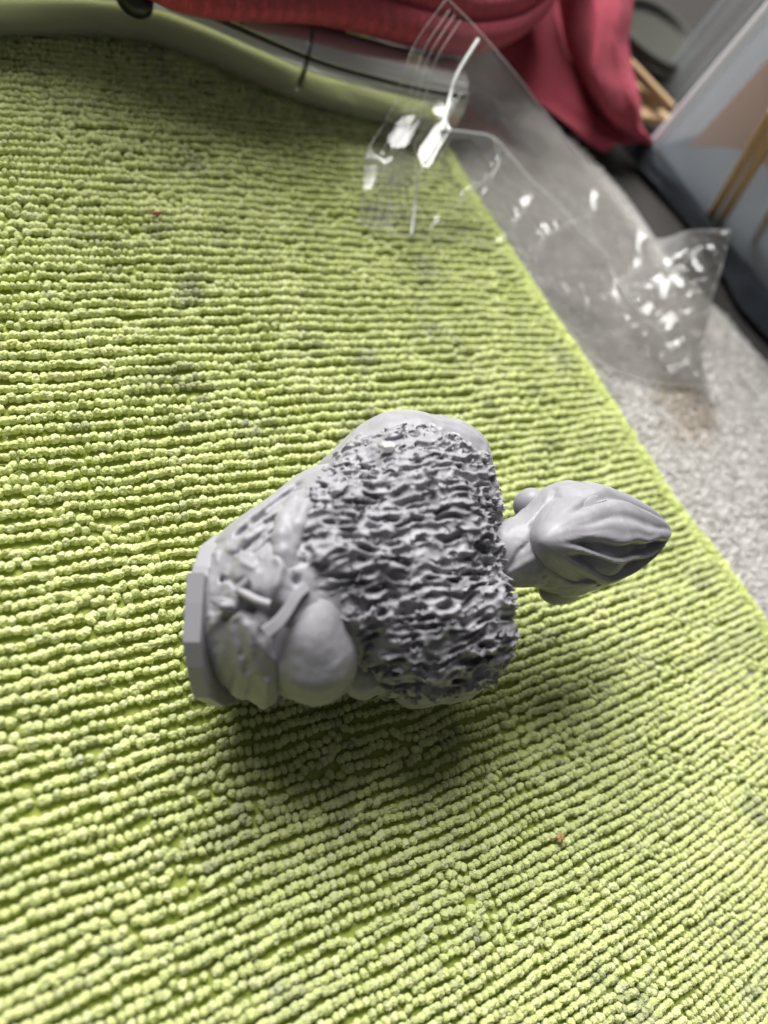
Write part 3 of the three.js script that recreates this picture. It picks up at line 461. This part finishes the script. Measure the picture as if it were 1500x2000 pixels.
// ------------------------------------------------------------------ the red cloth
{
  const bump = noiseTex(256, (u, v) => 0.5 + 0.5 * noise(Math.sin(u * 6.283) * 7 + 7, Math.cos(u * 6.283) * 7, Math.sin(v * 6.283) * 9 + Math.cos(v * 6.283) * 9));
  bump.repeat.set(2.2, 2.2);
  const nap = noiseTex(256, (u, v) => { const n = noise(Math.sin(u * 6.283) * 5 + 7, Math.cos(u * 6.283) * 5, Math.sin(v * 6.283) * 6 + Math.cos(v * 6.283) * 6), m = noise(Math.sin(u * 6.283) * 14 + 3, Math.cos(u * 6.283) * 14, Math.sin(v * 6.283) * 14 + Math.cos(v * 6.283) * 14); return 0.86 + 0.22 * n + 0.22 * m; }); nap.repeat.set(1.3, 1.3);
  const red = std(rgb(0.66, 0.085, 0.14), 0.92, { sheen: 0.8, sheenColor: rgb(0.9, 0.32, 0.38), sheenRoughness: 0.45, map: nap, bumpMap: bump, bumpScale: 0.0006 });
  const r = thing('red_cloth', 'crumpled raspberry red cloth at the top, its tail beside the zip bag', 'cloth');
  const hem = [[-420, -330], [-150, -210], [120, -110], [250, -50], [330, -6], [420, 18], [520, 27], [620, 33], [710, 48], [800, 66], [880, 84], [940, 90], [1000, 80], [1050, 45], [1084, 5], [1110, -60]].map(([x, y]) => at(x, y, 18));
  const prof = [[16, 8], [9, 11], [3, 14], [0.6, 16.2], [0, 18], [0.6, 19.6], [2.2, 21], [2.9, 20.7], [3.6, 21.2], [5, 31], [11, 44], [24, 52], [46, 56], [80, 58]].map(([x, y]) => V(x, y, 0));
  const inn = V(-0.70, 0, -0.71);
  part('fold', gridGeo(160, 70, (u, v) => { const b = along(hem, u), p = along(prof, v); const w = 0.9 * noise(u * 7, v * 1.5, 2.2) * ss(0.2, 0.7, v); p.y = p.y < 22 ? p.y : 22 + (p.y - 22) * (1 - 0.78 * ss(0.44, 0.64, u)); return V(b.x + inn.x * p.x, p.y + 1.6 * noise(u * 5, v * 1.2, 6) + w, b.z + inn.z * p.x); }), red, r);
  const Lc = [[1078, -60, 6], [1090, 10, 6], [1104, 80, 5], [1125, 140, 4], [1155, 195, 3.5], [1190, 245, 3], [1225, 272, 2.6], [1272, 289, 2.2]].map((p) => at(...p));
  const Mc = [[1150, -60, 22], [1162, 10, 21], [1160, 80, 18], [1160, 140, 15], [1172, 185, 12], [1196, 228, 9], [1232, 258, 6.5], [1273, 283, 4]].map((p) => at(...p));
  const Rc = [[1216, -60, 23], [1215, 10, 22], [1211, 70, 19], [1217, 115, 16], [1238, 170, 13.5], [1247, 215, 11], [1249, 250, 7.5], [1276, 276, 4]].map((p) => at(...p));
  const Bc = [[1236, -60, 18], [1236, 10, 17], [1230, 70, 14], [1232, 115, 11], [1246, 170, 8], [1254, 215, 6], [1256, 250, 4], [1277, 278, 2.6]].map((p) => at(...p));
  part('tail', gridGeo(60, 120, (u, v) => { const a = along(Lc, v), b = along(Mc, v), c = along(Rc, v), d = along(Bc, v); const q = along([a, a.clone().lerp(b, 0.6), b, b.clone().lerp(c, 0.5).add(V(0, 0.8, 0)), c, d], u); q.y += 0.5 * noise(u * 4, v * 7, 3); return q; }), red, r);
  const La = [[900, 40], [950, 84], [1000, 135], [1060, 205], [1120, 262], [1180, 296]].map(([x, y]) => at(x, y, 2.2)), Ra = [[1060, -40], [1120, 40], [1150, 130], [1185, 200], [1215, 250], [1240, 284]].map(([x, y]) => at(x, y, 4));
  part('fold', gridGeo(30, 60, (u, v) => { const p = along(La, v).lerp(along(Ra, v), u); p.y += 1.5 * noise(u * 3, v * 4, 5) + 1.2 * Math.sin(u * 3.1); return p; }), red, r);
}

// ------------------------------------------------------------------ things at the right: bin, jar, pegs, blue cloth
{
  const blueMat = std(rgb(0.009, 0.013, 0.020), 0.9);
  const b = thing('blue_cloth', 'dark navy cloth lying along the foot of the clear plastic bin', 'cloth');
  const i0 = [[1205, 285], [1258, 340], [1335, 425], [1400, 520], [1450, 605], [1570, 730]].map(([x, y]) => at(x, y, 0)), o0 = [[1250, 255], [1275, 315], [1350, 415], [1440, 520], [1510, 600], [1640, 740]].map(([x, y]) => at(x, y, 0));
  part('sheet', gridGeo(90, 30, (u, v) => { const p = along(i0, u).lerp(along(o0, u), v); p.y = 0.2 + 3.2 * Math.sin(Math.PI * clamp(v * 0.9)) + 1.3 * noise(u * 9, v * 3, 1.4) + 0.25 * noise(p.x * 1.1, p.z * 1.1, 3); return p; }), blueMat, b);

  const plastic = std(rgb(0.90, 0.92, 0.94), 0.36, { transmission: 1, thickness: 0, ior: 1.5 });
  const bin = thing('clear_bin', 'frosted clear plastic storage bin at the right edge behind the grey cloth', 'bin');
  const c0 = at(1268, 292, 0), c1 = at(1568, 682, 0), fd = c1.clone().sub(c0).normalize(), sd = V(fd.z, 0, -fd.x); if (sd.x < 0) sd.negate();
  const wall = (a, b, h, th) => { const l = a.distanceTo(b), g = new THREE.BoxGeometry(l, h, th, 1, 1, 1), d = b.clone().sub(a).normalize(); g.applyMatrix4(new THREE.Matrix4().makeBasis(d, V(0, 1, 0), d.clone().cross(V(0, 1, 0)))); const m = a.clone().lerp(b, 0.5); g.translate(m.x, h / 2 + 0.5, m.z); return g; };
  part('wall', wall(c0, c1, 150, 1.1), plastic, bin);
  const c2 = c0.clone().addScaledVector(sd, 90);
  part('wall', wall(c0.clone().addScaledVector(sd, 1.3), c2, 150, 1.1), plastic, bin);
  { const g = new THREE.CylinderGeometry(1.5, 1.5, 150, 14); g.translate(c0.x, 75.5, c0.z); part('corner', g, std(rgb(0.86, 0.89, 0.91), 0.4, { transmission: 0.5, thickness: 0 }), bin); }
  part('floor', gridGeo(1, 1, (u, v) => c0.clone().addScaledVector(fd, u * 170).addScaledVector(sd, 1 + v * 88).setY(1.2)), std(rgb(0.10, 0.11, 0.12), 0.5), bin);
  // what stands in the bin
  const card = thing('peach_card', 'curled peach coloured card standing inside the clear bin', 'card');
  const k0 = at(1295, 335, 0).addScaledVector(sd, 5);
  part('sheet', gridGeo(40, 30, (u, v) => { const p = k0.clone().addScaledVector(fd, lerp(-2, 34, u) ).addScaledVector(sd, 3 + 12 * u * u); p.y = lerp(4 + 14 * u + 5 * Math.sin(u * 5), 46 + 10 * Math.sin(u * 2.4), v); return p; }), std(rgb(0.70, 0.40, 0.24), 0.7), card);
  const woodTex = noiseTex(128, (u, v) => { const g = 0.5 + 0.5 * fbm(u * 22, v * 2, 1, 3); return [lerp(0.56, 0.76, g), lerp(0.46, 0.64, g), lerp(0.33, 0.48, g)]; }, true);
  const wood = std(0xffffff, 0.7, { map: woodTex });
  const rods = [[[1388, 422, 0.8], [1512, 215, 36]], [[1406, 434, 0.8], [1524, 240, 36]], [[1474, 470, 0.8], [1560, 330, 30]]];
  rods.forEach(([p, q], i) => {
    const a = at(...p).addScaledVector(sd, 0), b2 = at(...q), t = thing('wooden_stick', ['left of the two thin wooden sticks side by side in the bin', 'right of the two thin wooden sticks side by side in the bin', 'single thin wooden stick at the right edge in the bin'][i], 'stick', a.clone());
    const g = new THREE.CylinderGeometry(1.1, 1.1, a.distanceTo(b2), 10); g.applyQuaternion(new THREE.Quaternion().setFromUnitVectors(V(0, 1, 0), b2.clone().sub(a).normalize())); g.translate(...a.clone().lerp(b2, 0.5).toArray()); part('shaft', g, wood, t);
  });
  // a second clear box behind: only its ribbed corner shows
  const box2 = thing('clear_box', 'clear plastic box with ribbed corner behind the bin and the wooden pegs', 'box');
  const e0 = at(1277, 166, 0), e1 = at(1312, 208, 0), ed = e1.clone().sub(e0).normalize();
  part('wall', wall(e0, e1, 120, 1.0), std(rgb(0.72, 0.78, 0.80), 0.4, { transmission: 0.75, thickness: 0 }), box2);
  for (const t of [0.02, 0.45, 0.55, 0.98]) { const p = e0.clone().lerp(e1, t); const g = new THREE.CylinderGeometry(0.5, 0.5, 120, 8); g.translate(p.x, 60.5, p.z); part('rib', g.translate(ed.z * 0.6, 0, -ed.x * 0.6), std(rgb(0.62, 0.68, 0.70), 0.3), box2); }

  // a dark round jar
  const jar = thing('round_jar', 'dark round jar with grey ringed rim behind the red tail', 'jar', at(1250, 88, 7).add(V(0, -7, -14)));
  const prof = [[0, 0], [13, 0], [13.4, 1], [13.4, 8], [14.2, 8.6], [14.2, 11], [13.3, 11.6], [13.3, 14], [14, 14.6], [14, 17.4], [13.2, 18], [11.6, 18], [11.2, 17], [11, 13], [0, 12.5]].map(([x, y]) => new THREE.Vector2(x, y * 0.4));
  const jp = at(1250, 88, 7).add(V(0, -7, -14));
  part('body', new THREE.LatheGeometry(prof.slice(0, 9), 96).translate(jp.x, 0, jp.z), std(rgb(0.035, 0.036, 0.04), 0.35), jar);
  part('lid', new THREE.LatheGeometry(prof.slice(8), 96).translate(jp.x, 0, jp.z), std(rgb(0.05, 0.05, 0.042), 0.55, { specularIntensity: 0.4 }), jar);

  // wooden pegs
  const peg = (p, q, w, h, label) => {
    const a = at(...p), b2 = at(...q), l = a.distanceTo(b2), t = thing('wooden_peg', label, 'peg', a.clone()), d = b2.clone().sub(a).normalize(), n = d.clone().cross(V(0, 1, 0)).normalize();
    const g = new RoundedBoxGeometry(l, h, w, 2, 0.5); g.applyMatrix4(new THREE.Matrix4().makeBasis(d, n.clone().cross(d), n)); g.translate(...a.clone().lerp(b2, 0.5).toArray()); part('shaft', g, wood, t);
  };
  peg([1226, 122, 7], [1312, 214, 5], 2.0, 2.4, 'long pale wooden peg nearest the clear box');
  peg([1214, 140, 3], [1282, 208, 3], 3.4, 2.4, 'broad wooden peg beside the red tail, under the long peg');
  peg([1245, 222, 1.5], [1305, 232, 1.5], 4.0, 2, 'short wooden peg lying crosswise below the others');
}

// ------------------------------------------------------------------ the zip bag
{
  const bag = thing('zip_bag', 'empty crumpled clear plastic zip bag lying on the grey cloth', 'bag', at(1050, 500, 2));
  const film = std(rgb(0.97, 0.97, 0.97), 0.17, { transmission: 1, thickness: 0, ior: 1.5 }), back = std(rgb(0.70, 0.695, 0.68), 0.55, { transmission: 1, thickness: 0, ior: 1.45 });
  const mouth = [[700, 436, 3], [708, 372, 4.5], [717, 296, 8], [747, 243, 11], [770, 200, 14], [790, 133, 18], [813, 77, 23], [873, -6, 28]], end = [[1386, 752, 2.2], [1372, 700, 2.6], [1380, 640, 4], [1390, 585, 8], [1408, 530, 13], [1427, 449, 19]];
  const low = [[700, 436, 3], [795, 463, 3], [890, 470, 3], [980, 495, 2.6], [1050, 560, 2.4], [1110, 640, 2.2], [1180, 712, 2.2], [1290, 748, 2.2], [1386, 752, 2.2]], top = [[873, -6, 28], [935, 57, 25], [1013, 150, 15], [1063, 217, 9], [1120, 290, 5], [1180, 362, 3], [1270, 462, 3.5], [1350, 450, 13], [1427, 449, 19]];
  const l2 = (L) => L.map(([x, y, h]) => V(x, y, h));
  const [M, E_, Lo, To] = [mouth, end, low, top].map(l2);
  const coons = (s, t) => { const a = along(Lo, s), b = along(To, s), c = along(M, t), d = along(E_, t), P00 = Lo[0], P10 = Lo[Lo.length - 1], P01 = To[0], P11 = To[To.length - 1]; return V(0, 0, 0).addScaledVector(a, 1 - t).addScaledVector(b, t).addScaledVector(c, 1 - s).addScaledVector(d, s).addScaledVector(P00, -(1 - s) * (1 - t)).addScaledVector(P10, -s * (1 - t)).addScaledVector(P01, -(1 - s) * t).addScaledVector(P11, -s * t); };
  const crease = (x, y, o) => { worley(x + 0.3 * noise(x, y, o), y + 0.3 * noise(y, x, o + 3), o); return W[1] - W[0]; };
  const ridge = (s) => 0.56 - 0.12 * ss(0.1, 0.3, s) + 0.10 * ss(0.6, 0.9, s);
  // sharp folds in the film, as (px, py) lines of the photograph, height in mm, width in px
  const FOLDS = [[[[867, 253], [920, 258], [963, 267], [997, 300], [1040, 350], [1095, 405], [1147, 463], [1185, 500]], 2.6, 16], [[[963, 267], [976, 300], [972, 325], [920, 370], [870, 410]], 1.1, 9], [[[976, 318], [955, 355], [938, 405]], 0.9, 8], [[[1063, 217], [1120, 290], [1180, 362]], 1.0, 9], [[[1045, 380], [1010, 430], [985, 470]], 0.9, 9], [[[1068, 440], [1052, 478]], 0.9, 8], [[[900, 180], [880, 215], [867, 253]], 1.0, 10], [[[1190, 520], [1240, 600], [1320, 680], [1383, 752]], 1.2, 10], [[[1285, 485], [1310, 540], [1330, 620], [1335, 680]], 1.8, 10], [[[1160, 420], [1100, 440], [1060, 470]], 0.6, 9]];
  const height = (s, t) => {
    const r = ridge(s), d = Math.abs(t - r), puff = Math.sin(Math.PI * clamp(t)) ** 0.7;
    let h = 6.5 * puff * (1 - ss(0, 0.55, d)) * ss(0.0, 0.22, s) * lerp(1, 0.6, s);
    h += (2.2 * (crease(s * 5, t * 4, 1.2) - 0.4) + 0.9 * crease(s * 13, t * 9, 5.2)) * (0.15 + 0.85 * ss(0.12, 0.25, s)) * ss(0, 0.1, t) * ss(1, 0.92, t);
    h += 1.8 * crease(s * 13, t * 9, 8.8) * ss(0.70, 0.85, s) * ss(0, 0.1, t);
    const p = coons(s, t);
    for (const [l, hh, w] of FOLDS) { let m = 1e9; for (let i = 0; i < l.length - 1; i++) { const dx = l[i + 1][0] - l[i][0], dy = l[i + 1][1] - l[i][1], f = clamp(((p.x - l[i][0]) * dx + (p.y - l[i][1]) * dy) / (dx * dx + dy * dy)); m = Math.min(m, Math.hypot(p.x - l[i][0] - f * dx, p.y - l[i][1] - f * dy)); } h += hh * Math.exp(-m / w); }
    return h;
  };
  // flats of the crumpled film, tilted as the glints show
  const winAt = WIN.az.clone().multiplyScalar(Math.cos(WIN.el)).setY(Math.sin(WIN.el)).multiplyScalar(WIN.dist * 1000);
  const FLATS = [[735, 292, 4.4], [782, 262, 3.2], [862, 246, 2.4], [711, 352, 2.2], [1068, 445, 1.7], [1024, 392, 1.2], [1262, 605, 1.6], [1318, 620, 2.2], [1335, 655, 2.6], [1345, 700, 1.6], [1300, 560, 2], [1352, 520, 7]].map(([px, py, r]) => { let m = 1e9, o = null; for (let a = 0; a <= 120; a++) for (let b = 0; b <= 70; b++) { const c = coons(a / 120, b / 70), d = (c.x - px) ** 2 + (c.y - py) ** 2; if (d < m) { m = d; o = c.z + height(a / 120, b / 70); } } const p = at(px, py, Math.max(2.2, o)), n = EYE.clone().sub(p).normalize().add(winAt.clone().sub(p).normalize()).normalize(); return [p, -n.x / n.y, -n.z / n.y, r]; });
  const place = (s, t, h, flats = true) => {
    const p = coons(s, t); let q = at(p.x, p.y, Math.max(1.9, p.z + h));
    if (flats) for (const [c, gx, gz, r] of FLATS) { const dx = q.x - c.x, dz = q.z - c.z, w = 1 - ss(r * 0.6, r * 1.3, Math.hypot(dx, dz) * (1 + 0.35 * noise(dx / 2, dz / 2, r))); if (w > 0) { const y0 = q.y; let f = q; for (let i = 0; i < 6; i++) f = at(p.x, p.y, Math.max(2, c.y + gx * (f.x - c.x) + gz * (f.z - c.z))); q = at(p.x, p.y, lerp(y0, f.y, w)); } }
    return q;
  };
  part('front_film', gridGeo(300, 200, (s, t) => place(s, t, height(s, t))), film, bag);
  part('back_film', gridGeo(120, 80, (s, t) => { const p = coons(s, t); return at(p.x, p.y, Math.max(1.9, 0.55 * p.z * (1 - Math.sin(Math.PI * t) * 0.5) + 0.5 * noise(s * 8, t * 6, 2))); }), back, bag);
  const zipMat = std(rgb(0.90, 0.92, 0.92), 0.3, { transmission: 0.35, thickness: 0 });
  const ribMat = std(rgb(0.92, 0.93, 0.93), 0.35, { transmission: 0.9, thickness: 0 });
  const seal = (L) => new THREE.TubeGeometry(new THREE.CatmullRomCurve3(L), 200, 0.08, 6);
  const edge = (f) => Array.from({ length: 60 }, (_, i) => { const [a, b] = f(i / 59); return place(a, b, height(a, b)); });
  part('seal', seal(edge((k) => [k, 0.004])), ribMat, bag); part('seal', seal(edge((k) => [k, 0.996])), ribMat, bag); part('seal', seal(edge((k) => [0.996, k])), ribMat, bag); part('mouth_lip', seal(edge((k) => [0.004, k])), ribMat, bag);
  const grid = []; for (let i = 0; i <= 120; i++) for (let j = 0; j <= 70; j++) { const p = coons(i / 120, j / 70); grid.push([p.x, p.y, i / 120, j / 70]); }
  const st = (x, y) => { let m = 1e9, o = null; for (const g of grid) { const d = (g[0] - x) ** 2 + (g[1] - y) ** 2; if (d < m) { m = d; o = g; } } return o; };
  FOLDS.forEach(([l], i) => { const c = new THREE.CatmullRomCurve3(l.map(([x, y]) => { const o = st(x, y); return place(o[2], o[3], height(o[2], o[3]) + 0.05); })); part('crease', new THREE.TubeGeometry(c, 80, [0.22, 0.15, 0.12][i] ?? 0.10, 5), ribMat, bag); });
  const line = (s, r, lift) => new THREE.TubeGeometry(new THREE.CatmullRomCurve3(Array.from({ length: 30 }, (_, i) => { const t = lerp(0.03, 0.97, i / 29), s1 = s + 0.012 * Math.sin(t * 3); return place(s1, t, height(s1, t) + lift); })), 120, r, 8);
  part('zip_track', line(0.135, 0.32, 0.2), zipMat, bag);
  for (const s of [0.035, 0.055, 0.075]) part('zip_rib', line(s, 0.10, 0.05), ribMat, bag);
}

renderer.render(scene, camera);
